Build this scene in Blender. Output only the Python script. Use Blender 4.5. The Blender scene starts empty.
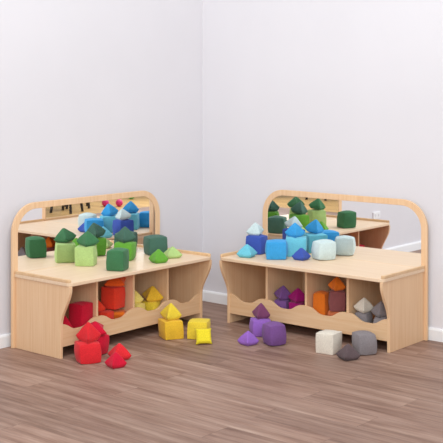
import bpy, bmesh, math, random
from mathutils import Vector, Matrix
C = bpy.context.scene.collection
R = math.radians

# ---------------------------------------------------------------- helpers
def lin(c):
    return tuple(((v/255)/12.92 if v/255 <= 0.04045 else ((v/255 + 0.055)/1.055)**2.4) for v in c) + (1.0,)

def obj(name, verts, faces, mat, parent=None, smooth=False, bevel=0.0):
    me = bpy.data.meshes.new(name)
    me.from_pydata([tuple(v) for v in verts], [], [tuple(f) for f in faces])
    bm = bmesh.new(); bm.from_mesh(me)
    bmesh.ops.remove_doubles(bm, verts=bm.verts, dist=1e-6)
    bmesh.ops.recalc_face_normals(bm, faces=bm.faces)
    bm.to_mesh(me); bm.free()
    if smooth:
        for p in me.polygons: p.use_smooth = True
    me.materials.append(mat)
    o = bpy.data.objects.new(name, me); C.objects.link(o)
    if parent: o.parent = parent
    if bevel:
        b = o.modifiers.new('bevel', 'BEVEL'); b.width = bevel; b.segments = 2; b.limit_method = 'ANGLE'; b.angle_limit = R(40)
    return o

def box(x0, x1, y0, y1, z0, z1):
    v = [(x, y, z) for z in (z0, z1) for y in (y0, y1) for x in (x0, x1)]
    return v, [(0, 2, 3, 1), (4, 5, 7, 6), (0, 1, 5, 4), (2, 6, 7, 3), (0, 4, 6, 2), (1, 3, 7, 5)]

def prism(poly, axis, a0, a1):
    """extrude a 2-D outline along an axis; outline coordinates are the other two axes in order"""
    n = len(poly)
    def put(p, a):
        return {'x': (a, p[0], p[1]), 'y': (p[0], a, p[1]), 'z': (p[0], p[1], a)}[axis]
    v = [put(p, a0) for p in poly] + [put(p, a1) for p in poly]
    f = [tuple(range(n)), tuple(range(2*n-1, n-1, -1))] + [(i, (i+1) % n, n+(i+1) % n, n+i) for i in range(n)]
    return v, f

def join(*ms):
    V, F = [], []
    for v, f in ms:
        o = len(V); V += v; F += [tuple(i+o for i in q) for q in f]
    return V, F

def tube(p0, p1, r0, r1, n=14):
    a, b = Vector(p0), Vector(p1); d = (b-a).normalized()
    q = d.to_track_quat('Z', 'Y').to_matrix()
    v = []
    for c, r in ((a, r0), (b, r1)):
        v += [tuple(c + q @ Vector((r*math.cos(2*math.pi*i/n), r*math.sin(2*math.pi*i/n), 0))) for i in range(n)]
    return v, [tuple(range(n))[::-1], tuple(range(n, 2*n))] + [(i, (i+1) % n, n+(i+1) % n, n+i) for i in range(n)]

def arc(cx, cy, r, a0, a1, n=10):
    return [(cx + r*math.cos(R(a0 + (a1-a0)*i/n)), cy + r*math.sin(R(a0 + (a1-a0)*i/n))) for i in range(n+1)]

def tag(o, label=None, cat=None, group=None, kind=None):
    if label: o['label'] = label
    if cat: o['category'] = cat
    if group: o['group'] = group
    if kind: o['kind'] = kind
    return o

def thing(name, label, cat, loc, rz=0.0, group=None):
    o = bpy.data.objects.new(name, None); C.objects.link(o)
    o.location = loc; o.rotation_euler = (0, 0, rz); o.empty_display_size = 0.1
    return tag(o, label, cat, group)

def copy_tree(o, parent=None):
    c = o.copy(); C.objects.link(c)
    if parent: c.parent = parent
    for ch in list(o.children):
        copy_tree(ch, c)
    return c

# ---------------------------------------------------------------- materials
def mat(name, rough=0.6, spec=0.3):
    m = bpy.data.materials.new(name); m.use_nodes = True
    nt = m.node_tree; b = nt.nodes['Principled BSDF']
    b.inputs['Roughness'].default_value = rough
    b.inputs['Specular IOR Level'].default_value = spec
    return m, nt, b

def ramp(nt, fac, stops):
    r = nt.nodes.new('ShaderNodeValToRGB'); e = r.color_ramp.elements
    while len(e) < len(stops): e.new(0.5)
    for k, (p, c) in zip(e, stops): k.position = p; k.color = c
    nt.links.new(fac, r.inputs[0]); return r.outputs[0]

def noise(nt, scale_vec, scale=1.0, detail=4, rough=0.55, coord='Object', vec=None):
    tc = nt.nodes.new('ShaderNodeTexCoord'); mp = nt.nodes.new('ShaderNodeMapping')
    mp.inputs['Scale'].default_value = scale_vec
    nt.links.new(vec if vec else tc.outputs[coord], mp.inputs[0])
    n = nt.nodes.new('ShaderNodeTexNoise'); n.inputs['Scale'].default_value = scale
    n.inputs['Detail'].default_value = detail; n.inputs['Roughness'].default_value = rough
    nt.links.new(mp.outputs[0], n.inputs['Vector']); return n.outputs['Fac']

def bump(nt, b, h, strength, dist=0.002):
    n = nt.nodes.new('ShaderNodeBump'); n.inputs['Strength'].default_value = strength; n.inputs['Distance'].default_value = dist
    nt.links.new(h, n.inputs['Height']); nt.links.new(n.outputs[0], b.inputs['Normal'])

def wood(name, sv, a, b_, c, rough=0.45):
    m, nt, b = mat(name, rough, 0.35)
    n = noise(nt, sv, 1.0, 5, 0.6)
    nt.links.new(ramp(nt, n, [(0.30, lin(a)), (0.5, lin(b_)), (0.70, lin(c))]), b.inputs['Base Color'])
    bump(nt, b, n, 0.05, 0.001)
    return m
MA, MB_, MC = (227, 185, 143), (233, 194, 153), (238, 202, 163)
wood_long = wood('maple_long_grain', (2.5, 70, 40), (229, 198, 164), (234, 205, 173), (238, 211, 182))
wood_up = wood('maple_upright_grain', (85, 85, 2.2), MA, MB_, MC)
wood_rail = wood('maple_rail', (2.5, 40, 70), (224, 182, 138), (230, 191, 149), (235, 199, 159))
wood_edge = wood('maple_edging', (8, 30, 30), (220, 180, 136), (226, 189, 146), (230, 195, 154))
wood_back = wood('maple_back_board', (85, 85, 2.2), MA, MB_, MC)

def mirror_mat():
    m, nt, b = mat('acrylic_mirror', 0.012, 0.5)
    b.inputs['Metallic'].default_value = 1.0
    b.inputs['Base Color'].default_value = (0.955, 0.96, 0.965, 1)
    return m
mirror_m = mirror_mat()

def wall_mat(name, c):
    m, nt, b = mat(name, 0.85, 0.15)
    n = noise(nt, (1, 1, 1), 1.6, 3)
    c2 = tuple(v-3 for v in c)
    nt.links.new(ramp(nt, n, [(0.3, lin(c2)), (0.7, lin(c))]), b.inputs['Base Color'])
    bump(nt, b, noise(nt, (1, 1, 1), 180, 3), 0.04, 0.001)
    return m
wall_m = wall_mat('painted_plaster', (224, 221, 225))
white_m = wall_mat('white_gloss_paint', (238, 237, 238))

def floor_mat():
    m, nt, b = mat('vinyl_oak_planks', 0.5, 0.3)
    L = nt.links
    tc = nt.nodes.new('ShaderNodeTexCoord')
    br = nt.nodes.new('ShaderNodeTexBrick')
    br.offset = 0.37; br.inputs['Scale'].default_value = 1.0
    br.inputs['Brick Width'].default_value = 1.15; br.inputs['Row Height'].default_value = 0.18
    br.inputs['Mortar Size'].default_value = 0.0016; br.inputs['Mortar Smooth'].default_value = 0.4
    br.inputs['Bias'].default_value = 0.0
    br.inputs['Color1'].default_value = (0, 0, 0, 1); br.inputs['Color2'].default_value = (1, 1, 1, 1)
    br.inputs['Mortar'].default_value = (0.5, 0.5, 0.5, 1)
    L.new(tc.outputs['Object'], br.inputs['Vector'])
    # each plank shifts the grain pattern so neighbours differ
    mu = nt.nodes.new('ShaderNodeVectorMath'); mu.operation = 'MULTIPLY_ADD'
    mu.inputs[1].default_value = (7.3, 3.1, 0); L.new(br.outputs['Color'], mu.inputs[0]); L.new(tc.outputs['Object'], mu.inputs[2])
    g1 = noise(nt, (1.6, 20, 1), 1.0, 7, 0.66, vec=mu.outputs[0])
    g2 = noise(nt, (3.5, 95, 1), 1.0, 4, 0.6, vec=mu.outputs[0])
    g3 = noise(nt, (1.6, 4.5, 1), 1.0, 3, 0.5, vec=mu.outputs[0])
    base = ramp(nt, g1, [(0.26, lin((110, 83, 71))), (0.42, lin((140, 111, 97))), (0.56, lin((160, 132, 118))), (0.74, lin((182, 157, 143)))])
    def mix(kind, fac, a, bb):
        x = nt.nodes.new('ShaderNodeMix'); x.data_type = 'RGBA'; x.blend_type = kind
        x.inputs['Factor'].default_value = fac
        L.new(a, x.inputs['A']); L.new(bb, x.inputs['B']); return x.outputs['Result']
    c = mix('MULTIPLY', 0.9, base, ramp(nt, g2, [(0.3, (0.80, 0.78, 0.78, 1)), (0.6, (1.06, 1.05, 1.04, 1))]))
    c = mix('MULTIPLY', 0.9, c, ramp(nt, g3, [(0.3, (0.88, 0.81, 0.77, 1)), (0.7, (1.09, 1.09, 1.06, 1))]))
    c = mix('MULTIPLY', 1.0, c, ramp(nt, br.outputs['Color'], [(0.0, (0.86, 0.85, 0.85, 1)), (1.0, (1.08, 1.08, 1.08, 1))]))
    c = mix('MULTIPLY', 0.55, c, ramp(nt, br.outputs['Fac'], [(0.0, (1, 1, 1, 1)), (1.0, (0.45, 0.42, 0.42, 1))]))
    L.new(c, b.inputs['Base Color'])
    L.new(ramp(nt, g2, [(0.3, (0.42,)*3 + (1,)), (0.7, (0.58,)*3 + (1,))]), b.inputs['Roughness'])
    bump(nt, b, g2, 0.06, 0.001)
    return m

def hall_mat():
    m, nt, b = mat('ochre_parquet', 0.5, 0.3)
    tc = nt.nodes.new('ShaderNodeTexCoord'); br = nt.nodes.new('ShaderNodeTexBrick')
    br.inputs['Scale'].default_value = 1.0; br.inputs['Brick Width'].default_value = 0.45; br.inputs['Row Height'].default_value = 0.075
    br.inputs['Mortar Size'].default_value = 0.002
    br.inputs['Color1'].default_value = lin((190, 146, 86)); br.inputs['Color2'].default_value = lin((212, 168, 102)); br.inputs['Mortar'].default_value = lin((120, 88, 52))
    nt.links.new(tc.outputs['Object'], br.inputs['Vector']); nt.links.new(br.outputs['Color'], b.inputs['Base Color'])
    return m

def plain(name, c, rough=0.5, spec=0.3):
    m, nt, b = mat(name, rough, spec)
    n = noise(nt, (1, 1, 1), 40, 2)
    nt.links.new(ramp(nt, n, [(0.3, lin(tuple(v*0.95 for v in c))), (0.7, lin(c))]), b.inputs['Base Color'])
    return m

def fabric(name, c):
    m, nt, b = mat('woven_' + name, 0.9, 0.12)
    b.inputs['Sheen Weight'].default_value = 0.12; b.inputs['Sheen Roughness'].default_value = 0.5
    w = noise(nt, (1, 1, 1), 260, 2, 0.7); big = noise(nt, (1, 1, 1), 14, 3)
    L = nt.links
    x = nt.nodes.new('ShaderNodeMix'); x.data_type = 'RGBA'; x.blend_type = 'MULTIPLY'; x.inputs['Factor'].default_value = 1.0
    L.new(ramp(nt, w, [(0.3, lin(tuple(v*0.9 for v in c))), (0.7, lin(tuple(min(255, v*1.05) for v in c)))]), x.inputs['A'])
    L.new(ramp(nt, big, [(0.3, (0.93, 0.93, 0.93, 1)), (0.7, (1, 1, 1, 1))]), x.inputs['B'])
    L.new(x.outputs['Result'], b.inputs['Base Color'])
    bump(nt, b, big, 0.35, 0.006)
    return m

# ---------------------------------------------------------------- the room
v, f = box(0.0, 4.35, -4.9, 0.0, -0.02, 0.0)
fl = obj('floor', v, f, floor_mat()); tag(fl, kind='structure')
v, f = join(box(4.35, 11, -11, 3.0, -0.05, -0.004), box(-3, 4.35, -11, -4.9, -0.05, -0.004))
tag(obj('floor_hall', v, f, hall_mat()), kind='structure')
v, f = box(-0.12, 0.0, -7.0, 0.12, 0, 3.0); tag(obj('wall_left', v, f, wall_m), kind='structure')
v, f = box(0.0, 7.0, 0.0, 0.12, 0, 3.0); tag(obj('wall_right', v, f, wall_m), kind='structure')
BB = 0.072
prof = [(0, 0), (0.015, 0), (0.015, BB-0.012), (0.011, BB-0.003), (0.006, BB), (0, BB)]
v, f = prism(prof, 'y', -7.0, 0.0); tag(obj('baseboard_left', v, f, white_m), kind='structure')
v, f = prism([(-a, b) for a, b in prof], 'x', 0.015, 7.0); tag(obj('baseboard_right', v, f, white_m), kind='structure')

# ---------------------------------------------------------------- mirrored storage bench
W, D, DB, HB, E = 1.1727, 0.480, 0.400, 0.811, 0.0186
T0, T1, PT, MT = 0.400, 0.420, 0.017, 0.018     # worktop underside and top, back board and panel thickness
SH = 0.10                                       # top of the bottom shelf
def make_bench(label):
    t = thing('mirrored_storage_bench', label, 'storage bench', (0.5743, -0.025, 0), 0, 'mirrored storage benches')
    # back board with an arched opening for the mirror
    RO, RI, FW, FT = 0.165, 0.132, 0.039, 0.036
    xo0, xo1, xi0, xi1 = -E, W+E, -E+FW, W+E-FW
    def arch(x0, x1, top, r):
        return [(x0, T1)] + arc(x0+r, top-r, r, 180, 90, 12) + arc(x1-r, top-r, r, 90, 0, 12) + [(x1, T1)]
    po, pi = arch(xo0, xo1, HB, RO), arch(xi0, xi1, HB-FT, RI)
    n = len(po); V, F = [], []
    for y in (-PT, 0.0):
        V += [(p[0], y, p[1]) for p in po] + [(p[0], y, p[1]) for p in pi]
        V += [(xo0, y, 0.0), (xo1, y, 0.0)]
    k = 2*n + 2
    for i in range(n-1):
        F += [(i, i+1, n+i+1, n+i), (k+i, k+n+i, k+n+i+1, k+i+1), (i, k+i, k+i+1, i+1), (n+i, n+i+1, k+n+i+1, k+n+i)]
    a, b_ = 2*n, 2*n+1                            # bottom corners
    F += [(a, b_, n-1, 2*n-1, n, 0), (k+a, k+0, k+n, k+2*n-1, k+n-1, k+b_),
          (a, 0, k+0, k+a), (b_, k+b_, k+n-1, n-1), (a, k+a, k+b_, b_), (n, 2*n-1, k+2*n-1, k+n)]
    obj('back_board', V, F, wood_back, t, bevel=0.002)
    v, f = prism(arch(xi0, xi1, HB-FT, RI), 'y', -PT+0.004, -PT+0.008); tag(obj('mirror', v, f, mirror_m, t), 'arched acrylic mirror')
    # worktop with rounded front corners
    r = 0.032
    poly = [(-0.006, -PT)] + arc(-0.006+r, -D+r, r, 180, 270, 8) + arc(W+0.006-r, -D+r, r, 270, 360, 8) + [(W+0.006, -PT)]
    v, f = prism(poly, 'z', T0, T1); obj('worktop', v, f, wood_long, t, bevel=0.003)
    for s in (0, 1):                              # raised lips along both ends, turned in at the front corner
        def fx(x): return x if s == 0 else W - x
        o_ = [(-0.006, -PT)] + arc(-0.006+r, -D+r, r, 180, 240, 6)
        i_ = [(0.010, -PT)] + arc(-0.006+r, -D+r, r-0.016, 180, 240, 6)
        pl = [(fx(x), y) for x, y in o_ + i_[::-1]]
        v, f = prism(pl, 'z', T1, T1+0.017); obj('side_lip', v, f, wood_edge, t, bevel=0.004)
    # shaped end panels
    def side(y_top, y_low, z_a, z_b, z0=0.0):
        pr = [(-PT, z0), (-y_low, z0)]
        for i in range(15):
            q = i/14; w = q*q*(3-2*q)
            pr.append((-(y_low + (y_top-y_low)*w), z_a + (z_b-z_a)*q))
        return pr + [(-y_top, T0), (-PT, T0)]
    for x0 in (0.0, W-MT):
        v, f = prism(side(D-0.003, DB, 0.18, 0.385), 'x', x0, x0+MT); obj('end_panel', v, f, wood_up, t, bevel=0.002)
    for q in (1, 2, 3):
        v, f = box(W*q/4-0.008, W*q/4+0.008, -0.377, -PT, SH, T0); obj('divider', v, f, wood_up, t, bevel=0.0015)
    v, f = box(MT, W-MT, -0.378, -PT, SH-0.018, SH); obj('shelf', v, f, wood_long, t)
    # scalloped rail along the front
    top = []
    m = 120
    x0, x1 = MT, W-MT
    for i in range(m+1):
        x = x0 + (x1-x0)*i/m
        u = (x/W*4) % 1.0
        c = 0.5 + 0.5*math.cos(2*math.pi*u)
        c = c*c*(3-2*c)
        top.append((x, 0.144 + 0.039*c))
    v, f = prism([(x0, 0.060), (x1, 0.060)] + top[::-1], 'y', -0.394, -0.378); obj('front_rail', v, f, wood_rail, t, bevel=0.0015)
    return t
bench = make_bench('pale maple bench with arched mirror against the right wall, blue beanbags on top')
bench2 = copy_tree(bench)
bench2.location = (0.0492, -(0.5154+W), 0); bench2.rotation_euler = (0, 0, R(90))
bench2['label'] = 'pale maple bench with arched mirror against the left wall, green beanbags on top'

# ---------------------------------------------------------------- stuffed fabric blocks
def fbm(x, y, z, ph):
    return (math.sin(3.1*x + ph) * math.sin(2.7*y + 1.7*ph) + math.sin(2.3*z + 2.9*ph) * math.sin(3.7*x - ph)
            + 0.5 * math.sin(6.3*y + 5.1*z + ph) + 0.35 * math.sin(9.0*x - 7.0*z + 2.1*ph)) / 2.85
def cube_bag_mesh(seed, n=12):
    """Pillowy stuffed fabric cube, unit size, base at z=0; returns verts, faces, seam edges."""
    idx, verts, faces = {}, [], []
    def vid(i, j, k):
        key = (i, j, k)
        if key not in idx:
            p = [2.0*i/n - 1, 2.0*j/n - 1, 2.0*k/n - 1]
            q = [math.sin(c*math.pi/2*0.93)/math.sin(math.pi/2*0.93) for c in p]
            a, b, c = q
            bl = 0.20 + 0.15*((seed*0.618) % 1.0)         # corner rounding
            s = [a*math.sqrt(max(0, 1 - bl*(b*b + c*c) + bl*0.55*b*b*c*c)),
                 b*math.sqrt(max(0, 1 - bl*(a*a + c*c) + bl*0.55*a*a*c*c)),
                 c*math.sqrt(max(0, 1 - bl*(a*a + b*b) + bl*0.55*a*a*b*b))]
            f = fbm(s[0], s[1], s[2], seed*1.37)
            m = 1 + 0.045*f
            cr = abs(a*b*c)                              # corners poke out where three seams meet
            m *= 1 + 0.05*cr*cr
            s = [s[0]*m + 0.05*math.sin(seed*2.1)*s[2] + 0.03*math.sin(seed*4.7)*s[1],
                 s[1]*m + 0.05*math.cos(seed*3.3)*s[2], s[2]*m + 0.03*math.sin(seed*1.3)*s[0]*(s[2] > 0)]
            z = s[2]
            if z < -0.86: z = -0.86 + (z + 0.86)*0.12   # it sits flat
            s[2] = z
            idx[key] = len(verts); verts.append(s)
        return idx[key]
    for ax in range(3):
        for side in (0, n):
            for i in range(n):
                for j in range(n):
                    quad = []
                    for (u, v) in ((i, j), (i+1, j), (i+1, j+1), (i, j+1)):
                        c = [0, 0, 0]; c[ax] = side; c[(ax+1) % 3] = u; c[(ax+2) % 3] = v
                        quad.append(vid(*c))
                    faces.append(quad if side else quad[::-1])
    z0 = min(v[2] for v in verts)
    return [(v[0]*0.5, v[1]*0.5, (v[2]-z0)*0.5) for v in verts], faces
def pyramid_bag_mesh(seed, n=22):
    """Stuffed fabric pyramid with a square base, unit base and unit height, base at z=0."""
    verts, faces, top, bot = [], [], {}, {}
    rim = 0.27
    for i in range(n+1):
        for j in range(n+1):
            x, y = 2.0*i/n - 1, 2.0*j/n - 1
            m = max(abs(x), abs(y))
            e = 1 - 0.20*(1 - min(abs(x), abs(y))**2 / max(m*m, 1e-6))*m*m   # side edges drawn in between corners
            f = fbm(x, y, m, seed*1.91)
            k = 1 + 0.03*f
            h = rim + (1 - rim)*((1 - m)**0.96) + 0.04*math.sin(math.pi*m)*(1 - 0.5*(min(abs(x), abs(y))/max(m, 1e-6))**4)
            h = min(h, 1.0 - 0.22*max(0, 0.25 - m))
            top[i, j] = len(verts); verts.append((x*e*k, y*e*k, h + 0.03*f*m))
    for i in range(n+1):
        for j in range(n+1):
            x, y = 2.0*i/n - 1, 2.0*j/n - 1
            m = max(abs(x), abs(y))
            if m > 0.999: bot[i, j] = top[i, j]
            else:
                b = rim*max(0.0, (m - 0.62)/0.38)**1.6
                bot[i, j] = len(verts); verts.append((x*(1 - 0.05*m), y*(1 - 0.05*m), b))
    for i in range(n):
        for j in range(n):
            faces.append((top[i, j], top[i+1, j], top[i+1, j+1], top[i, j+1]))
            faces.append((bot[i, j+1], bot[i+1, j+1], bot[i+1, j], bot[i, j]))
    return [(v[0]*0.5, v[1]*0.5, v[2]) for v in verts], faces
def posed(verts, s, h, tilt, tdir, yaw):
    """scale, tip over by `tilt` about the horizontal axis at angle `tdir`, turn by yaw, rest on z=0"""
    out = []
    ct, st, cd, sd = math.cos(tilt), math.sin(tilt), math.cos(tdir), math.sin(tdir)
    for (x, y, z) in verts:
        x *= s; y *= s; z *= h
        a, b = x*cd + y*sd, -x*sd + y*cd
        b, z = b*ct - z*st, b*st + z*ct
        x, y = a*cd - b*sd, a*sd + b*cd
        out.append((x, y, z))
    if tilt:
        n = len(out); cx = sum(v[0] for v in out)/n; cy = sum(v[1] for v in out)/n
        out = [(v[0]-cx, v[1]-cy, v[2]) for v in out]
    z0 = min(v[2] for v in out)
    c, s_ = math.cos(yaw), math.sin(yaw)
    return [(x*c - y*s_, x*s_ + y*c, z - z0) for (x, y, z) in out]

COL = {'green_dark': (68, 122, 82),
       'green_pale': (178, 206, 130),
       'green_mid': (105, 168, 60),
       'green_teal': (74, 110, 95),
       'blue_dark': (66, 90, 176),
       'mint': (208, 226, 226),
       'aqua': (115, 200, 220),
       'sky': (64, 163, 225),
       'red': (225, 45, 52),
       'crimson': (208, 24, 54),
       'amber': (238, 190, 55),
       'yellow': (242, 212, 65),
       'lemon': (240, 218, 50),
       'lilac': (155, 105, 195),
       'plum': (130, 72, 108),
       'purple': (126, 84, 146),
       'beige': (232, 222, 206),
       'grey': (142, 134, 136),
       'grey_dark': (98, 82, 84),
       'redorange': (236, 66, 44),
       'orange': (235, 122, 36),
       'orangered': (238, 98, 36),
       'butter': (244, 222, 122),
       'magenta': (160, 22, 108),
       'plum_brown': (142, 82, 82),
       'tan_orange': (200, 110, 70)}
FAB = {k: fabric(k, c) for k, c in COL.items()}
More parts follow.
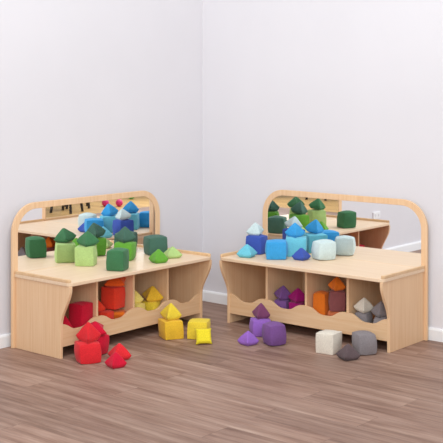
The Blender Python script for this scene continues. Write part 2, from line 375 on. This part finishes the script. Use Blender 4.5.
# kind, colour, x, y, z, base, height, yaw, tip angle, tip direction, seed, label, group
BAGS = [
    ('cube', 'green_dark', 0.424, -1.232, 0.420, 0.125, 0.137, 25, 0, 0, 1, 'dark green cube beanbag at the front centre of the left bench top', 'green beanbags on the left bench'),
    ('cube', 'green_pale', 0.155, -1.230, 0.420, 0.127, 0.127, 35, 0, 0, 2, 'pale green cube beanbag on the left bench top, a dark green pyramid on it', 'green beanbags on the left bench'),
    ('pyramid', 'green_dark', 0.163, -1.223, 0.531, 0.104, 0.088, 82, 10, -42, 3, 'dark green pyramid beanbag on top of the pale green cube', 'green beanbags on the left bench'),
    ('cube', 'green_mid', 0.195, -0.944, 0.420, 0.130, 0.122, 28, 0, 0, 4, 'grass green cube beanbag carrying a teal green pyramid on the left bench', 'green beanbags on the left bench'),
    ('pyramid', 'green_teal', 0.195, -0.944, 0.526, 0.101, 0.095, 82, 10, -42, 5, 'dark teal green pyramid beanbag on top of the grass green cube', 'green beanbags on the left bench'),
    ('cube', 'green_teal', 0.194, -0.676, 0.420, 0.144, 0.131, 64, 0, 0, 6, 'dark teal green cube beanbag near the far end of the left bench', 'green beanbags on the left bench'),
    ('pyramid', 'green_mid', 0.427, -0.893, 0.420, 0.096, 0.085, 70, 0, 0, 7, 'grass green pyramid beanbag at the front edge of the left bench top', 'green beanbags on the left bench'),
    ('pyramid', 'green_pale', 0.368, -0.704, 0.420, 0.101, 0.072, 60, 0, 0, 8, 'pale green pyramid beanbag lying beside the grass green pyramid', 'green beanbags on the left bench'),
    ('cube', 'blue_dark', 0.663, -0.237, 0.420, 0.128, 0.131, 12, 0, 0, 9, 'royal blue cube beanbag under a mint white pyramid on the right bench', 'blue beanbags on the right bench'),
    ('pyramid', 'mint', 0.655, -0.244, 0.534, 0.094, 0.080, 20, 10, 20, 10, 'mint white pyramid beanbag on top of the royal blue cube', 'blue beanbags on the right bench'),
    ('pyramid', 'aqua', 0.704, -0.389, 0.420, 0.104, 0.083, 15, 0, 0, 11, 'aqua pyramid beanbag at the left front corner of the right bench top', 'blue beanbags on the right bench'),
    ('cube', 'sky', 0.877, -0.314, 0.420, 0.140, 0.125, 35, 0, 0, 12, 'sky blue cube beanbag standing alone at the front of the right bench', 'blue beanbags on the right bench'),
    ('cube', 'aqua', 0.898, -0.141, 0.420, 0.142, 0.128, 34, 0, 0, 13, 'aqua cube beanbag carrying a sky blue pyramid on the right bench', 'blue beanbags on the right bench'),
    ('pyramid', 'sky', 0.894, -0.145, 0.532, 0.096, 0.091, 84, 10, -44, 14, 'sky blue pyramid beanbag on top of the aqua cube', 'blue beanbags on the right bench'),
    ('pyramid', 'blue_dark', 1.026, -0.260, 0.420, 0.089, 0.077, 2, 0, 0, 15, 'royal blue pyramid beanbag in front of the aqua cube', 'blue beanbags on the right bench'),
    ('cube', 'mint', 1.118, -0.153, 0.420, 0.138, 0.130, 60, 0, 0, 16, 'mint white cube beanbag at the right of the blue group', 'blue beanbags on the right bench'),
    ('cube', 'red', 0.596, -1.624, 0.000, 0.135, 0.121, 62, 0, 0, 17, 'bright red cube beanbag on the floor, frontmost, a red pyramid on it', 'beanbags on the floor'),
    ('pyramid', 'red', 0.599, -1.621, 0.104, 0.101, 0.109, 90, 10, -50, 18, 'bright red pyramid beanbag on top of the red floor cube', 'beanbags on the floor'),
    ('cube', 'crimson', 0.517, -1.485, 0.000, 0.117, 0.125, 0, 0, 0, 19, 'crimson cube beanbag on the floor behind the bright red cube', 'beanbags on the floor'),
    ('pyramid', 'crimson', 0.522, -1.501, 0.107, 0.115, 0.075, 55, 10, -15, 20, 'crimson pyramid beanbag on top of the crimson floor cube', 'beanbags on the floor'),
    ('pyramid', 'red', 0.691, -1.479, 0.000, 0.108, 0.090, 65, 0, 0, 21, 'bright red pyramid beanbag on the floor behind the deep crimson pyramid', 'beanbags on the floor'),
    ('pyramid', 'crimson', 0.795, -1.609, 0.000, 0.091, 0.083, 75, 0, 0, 22, 'deep crimson pyramid beanbag on the floor in front of the bright red pyramid', 'beanbags on the floor'),
    ('cube', 'amber', 0.570, -0.938, 0.000, 0.133, 0.119, 65, 0, 0, 23, 'amber yellow cube beanbag on the floor with a yellow pyramid on it', 'beanbags on the floor'),
    ('pyramid', 'yellow', 0.570, -0.938, 0.103, 0.101, 0.100, 70, 10, -30, 24, 'yellow pyramid beanbag on top of the amber floor cube', 'beanbags on the floor'),
    ('cube', 'yellow', 0.698, -0.834, 0.000, 0.136, 0.117, 28, 0, 0, 25, 'lemon yellow cube beanbag on the floor behind a tipped lemon pyramid', 'beanbags on the floor'),
    ('pyramid', 'lemon', 0.814, -0.926, 0.000, 0.100, 0.068, 48, -122, 0, 26, 'lemon pyramid beanbag tipped on its side against the lemon cube', 'beanbags on the floor'),
    ('cube', 'lilac', 0.931, -0.542, 0.000, 0.135, 0.110, 50, 0, 0, 27, 'lilac cube beanbag on the floor under a plum pyramid', 'beanbags on the floor'),
    ('pyramid', 'plum', 0.933, -0.540, 0.094, 0.088, 0.096, 60, 10, -20, 28, 'dark plum pyramid beanbag on top of the lilac cube', 'beanbags on the floor'),
    ('cube', 'purple', 1.136, -0.679, 0.000, 0.125, 0.139, 65, 0, 0, 29, 'dark purple cube beanbag on the floor beside the lilac cube', 'beanbags on the floor'),
    ('pyramid', 'lilac', 1.025, -0.779, 0.000, 0.095, 0.082, 80, 0, 0, 30, 'lilac pyramid beanbag on the floor, left of the purple group', 'beanbags on the floor'),
    ('cube', 'beige', 1.479, -0.628, 0.000, 0.121, 0.128, 7, 0, 0, 31, 'off-white cube beanbag on the floor before the right bench', 'beanbags on the floor'),
    ('cube', 'grey', 1.641, -0.519, 0.000, 0.128, 0.132, 55, 0, 0, 32, 'grey cube beanbag on the floor near the right end panel', 'beanbags on the floor'),
    ('pyramid', 'grey_dark', 1.642, -0.683, 0.000, 0.102, 0.086, 65, 0, 0, 33, 'charcoal pyramid beanbag on the floor between off-white and grey cubes', 'beanbags on the floor'),
    ('cube', 'crimson', 0.360, -1.459, 0.100, 0.108, 0.177, 7, 0, 0, 34, 'crimson cube beanbag in the first compartment of the left bench', 'beanbags in the left bench'),
    ('pyramid', 'crimson', 0.360, -1.579, 0.100, 0.084, 0.112, 70, 0, 0, 35, 'small crimson pyramid beanbag tucked against the left end panel inside', 'beanbags in the left bench'),
    ('cube', 'redorange', 0.360, -1.268, 0.100, 0.083, 0.090, 13, 0, 0, 36, 'squashed red-orange cube beanbag at the left of the orange compartment, lower layer', 'beanbags in the left bench'),
    ('pyramid', 'orange', 0.360, -1.172, 0.100, 0.110, 0.071, 45, 180, 0, 37, 'upturned orange pyramid beanbag under the red-orange cube', 'beanbags in the left bench'),
    ('cube', 'redorange', 0.340, -1.185, 0.183, 0.117, 0.143, 7, 0, 0, 38, 'red-orange cube beanbag in the second compartment of the left bench', 'beanbags in the left bench'),
    ('pyramid', 'orangered', 0.350, -1.178, 0.314, 0.127, 0.064, 40, 10, 0, 39, 'orange pyramid beanbag on top of the red-orange cube', 'beanbags in the left bench'),
    ('pyramid', 'redorange', 0.329, -1.310, 0.176, 0.087, 0.080, 70, 10, -30, 40, 'red-orange pyramid beanbag left of the red-orange cube in the compartment', 'beanbags in the left bench'),
    ('cube', 'yellow', 0.360, -0.890, 0.100, 0.104, 0.093, 13, 0, 0, 41, 'squashed acid yellow cube beanbag under the amber pyramid in the compartment', 'beanbags in the left bench'),
    ('pyramid', 'amber', 0.369, -0.883, 0.179, 0.111, 0.091, 60, 10, -20, 42, 'amber pyramid beanbag at the top of the yellow compartment', 'beanbags in the left bench'),
    ('cube', 'butter', 0.360, -1.021, 0.100, 0.100, 0.102, 13, 0, 0, 43, 'squashed butter yellow cube beanbag at the left of the yellow compartment, lower layer', 'beanbags in the left bench'),
    ('pyramid', 'butter', 0.354, -1.026, 0.187, 0.088, 0.081, 70, 10, -30, 44, 'butter yellow pyramid beanbag leaning by the divider, upper layer', 'beanbags in the left bench'),
    ('cube', 'purple', 0.938, -0.335, 0.100, 0.099, 0.091, 13, 0, 0, 45, 'squashed purple cube beanbag, lower left in the purple compartment', 'beanbags in the right bench'),
    ('pyramid', 'purple', 0.941, -0.329, 0.177, 0.094, 0.086, 60, 10, -20, 46, 'purple pyramid beanbag, upper left in the purple compartment', 'beanbags in the right bench'),
    ('cube', 'magenta', 1.051, -0.335, 0.100, 0.088, 0.087, 13, 0, 0, 47, 'squashed magenta cube beanbag, lower right in the purple compartment', 'beanbags in the right bench'),
    ('pyramid', 'magenta', 1.054, -0.333, 0.174, 0.091, 0.089, 70, 10, -30, 48, 'magenta pyramid beanbag, upper right in the purple compartment', 'beanbags in the right bench'),
    ('cube', 'orange', 1.228, -0.335, 0.100, 0.092, 0.181, 7, 0, 0, 49, 'orange cube beanbag in the third compartment of the right bench', 'beanbags in the right bench'),
    ('cube', 'tan_orange', 1.334, -0.335, 0.100, 0.097, 0.079, 13, 0, 0, 50, 'squashed tan orange cube beanbag under the plum brown cube', 'beanbags in the right bench'),
    ('cube', 'plum_brown', 1.338, -0.332, 0.166, 0.104, 0.132, 37, 0, 0, 51, 'plum brown cube beanbag beside the orange cube in the compartment', 'beanbags in the right bench'),
    ('pyramid', 'orange', 1.335, -0.333, 0.281, 0.082, 0.083, 65, 10, -25, 52, 'orange pyramid beanbag on top of the plum brown cube', 'beanbags in the right bench'),
    ('cube', 'grey', 1.521, -0.335, 0.100, 0.092, 0.094, 4, 0, 0, 53, 'squashed grey cube beanbag under the beige pyramid in the compartment', 'beanbags in the right bench'),
    ('pyramid', 'beige', 1.522, -0.335, 0.180, 0.090, 0.085, 75, 10, -35, 54, 'beige pyramid beanbag in the last compartment of the right bench', 'beanbags in the right bench'),
    ('cube', 'grey', 1.646, -0.335, 0.100, 0.103, 0.083, 13, 0, 0, 55, 'squashed grey cube beanbag, lower right in the grey compartment', 'beanbags in the right bench'),
    ('pyramid', 'grey', 1.635, -0.336, 0.169, 0.086, 0.091, 65, 10, -25, 56, 'grey pyramid beanbag against the right end panel inside the compartment', 'beanbags in the right bench'),
]
for kind, col, x, y, z, s, h, yaw, tip, tdir, seed, label, group in BAGS:
    V, F = (cube_bag_mesh if kind == 'cube' else pyramid_bag_mesh)(seed)
    V = posed(V, s, h, R(tip), R(tdir), 0.0)
    o = obj('cube_beanbag' if kind == 'cube' else 'pyramid_beanbag', V, F, FAB[col], smooth=True)
    if kind == 'cube':
        sd = o.modifiers.new('soft', 'SUBSURF'); sd.levels = 1; sd.render_levels = 1
    o.location = (x, y, z); o.rotation_euler = (0, 0, R(yaw))
    tag(o, label, 'beanbag', group)

# ---------------------------------------------------------------- seen only in the mirrors
sock = thing('wall_socket', 'white double wall socket on the left wall, seen in the right bench mirror', 'wall socket', (0.0, -2.33, 0.375))
v, f = box(0.0, 0.010, -0.055, 0.055, -0.03, 0.03); obj('faceplate', v, f, white_m, sock, bevel=0.003)
for dy in (-0.024, 0.024):
    v, f = box(0.010, 0.014, dy-0.007, dy+0.007, -0.005, 0.015); obj('switch', v, f, plain('switch_white', (225, 225, 228)), sock, bevel=0.001)
black = plain('black_steel', (38, 34, 36), 0.4); seat_m = plain('dark_plastic', (60, 52, 56), 0.5)
def make_stool(loc, rz, label):
    t = thing('stool', label, 'stool', loc, rz, 'dark stools on the ochre floor')
    v, f = prism(arc(0, 0, 0.17, 0, 350, 35), 'z', 0.43, 0.455); obj('seat', v, f, seat_m, t, bevel=0.006)
    for a in (45, 135, 225, 315):
        ca, sa = math.cos(R(a)), math.sin(R(a))
        v, f = tube((0.19*ca, 0.19*sa, 0), (0.12*ca, 0.12*sa, 0.43), 0.016, 0.014); obj('leg', v, f, black, t, smooth=False)
    return t
s0 = make_stool((4.72, -2.92, -0.004), 0.3, 'dark stool nearest the right wall, seen in the left bench mirror')
for loc, rz, lab in (((4.98, -3.32, -0.004), 0.9, 'dark stool beside the pink ball, seen in the left bench mirror'),
                     ((3.25, -6.0, -0.004), 0.2, 'dark stool reflected through both mirrors in the right bench mirror'),
                     ((4.0, -5.75, -0.004), 0.6, 'dark stool at the far left inside the right bench mirror')):
    c = copy_tree(s0); c.location = loc; c.rotation_euler = (0, 0, rz); c['label'] = lab
def ball(loc, r, m, label):
    V, F = [], []
    n1, n2 = 14, 20
    for i in range(n1+1):
        for j in range(n2):
            a, b = math.pi*i/n1, 2*math.pi*j/n2
            V.append((r*math.sin(a)*math.cos(b), r*math.sin(a)*math.sin(b), r - r*math.cos(a)))
    for i in range(n1):
        for j in range(n2):
            F.append((i*n2+j, i*n2+(j+1) % n2, (i+1)*n2+(j+1) % n2, (i+1)*n2+j))
    o = obj('toy_ball', V, F, m, smooth=True); o.location = loc; tag(o, label, 'ball', 'toy balls on the ochre floor')
pink, lime = plain('pink_rubber', (225, 60, 130)), plain('lime_rubber', (120, 225, 130))
ball((4.80, -3.62, -0.004), 0.045, pink, 'pink toy ball, left one in the left bench mirror')
ball((4.66, -3.72, -0.004), 0.045, pink, 'pink toy ball, right one in the left bench mirror')
ball((5.15, -4.42, -0.004), 0.05, lime, 'lime green toy ball on the ochre floor, seen in the left mirror')

# ---------------------------------------------------------------- light
w = bpy.data.worlds.new('studio'); bpy.context.scene.world = w; w.use_nodes = True
bg = w.node_tree.nodes['Background']; bg.inputs[0].default_value = (0.93, 0.97, 1.02, 1); bg.inputs[1].default_value = 0.5
def area(name, loc, target, sx, sy, power, col=(1, 1, 1)):
    l = bpy.data.lights.new(name, 'AREA'); l.shape = 'RECTANGLE'; l.size = sx; l.size_y = sy; l.energy = power; l.color = col
    o = bpy.data.objects.new(name, l); C.objects.link(o); o.location = loc
    o.rotation_euler = (Vector(target) - Vector(loc)).to_track_quat('-Z', 'Y').to_euler()
    return o
area('overhead_softbox', (2.2, -2.6, 4.3), (0.9, -0.9, 0.0), 2.8, 2.8, 122, (0.94, 0.985, 1.0))
area('front_fill', (4.4, -5.0, 1.9), (0.6, -0.6, 0.4), 2.0, 2.0, 115, (0.95, 0.985, 1.0))  # added fill light, lifts the bench compartments and evens out the lower walls

# ---------------------------------------------------------------- camera
cam = bpy.data.cameras.new('camera'); co = bpy.data.objects.new('camera', cam); C.objects.link(co)
co.location = (4.8167, -5.5271, 1.4834)
co.rotation_euler = (R(90), 0, R(130.0495-90))
cam.sensor_width = 36; cam.lens = 1060.498/443*36
cam.shift_x = 0.0; cam.shift_y = -(221.5-85.572)/443
cam.clip_start = 0.05
sc = bpy.context.scene; sc.camera = co
sc.view_settings.view_transform = 'Standard'; sc.view_settings.look = 'None'
sc.view_settings.gamma = 1.0; sc.view_settings.use_curve_mapping = False
sc.view_settings.exposure = 0.0
sc.cycles.max_bounces = 12; sc.cycles.glossy_bounces = 8
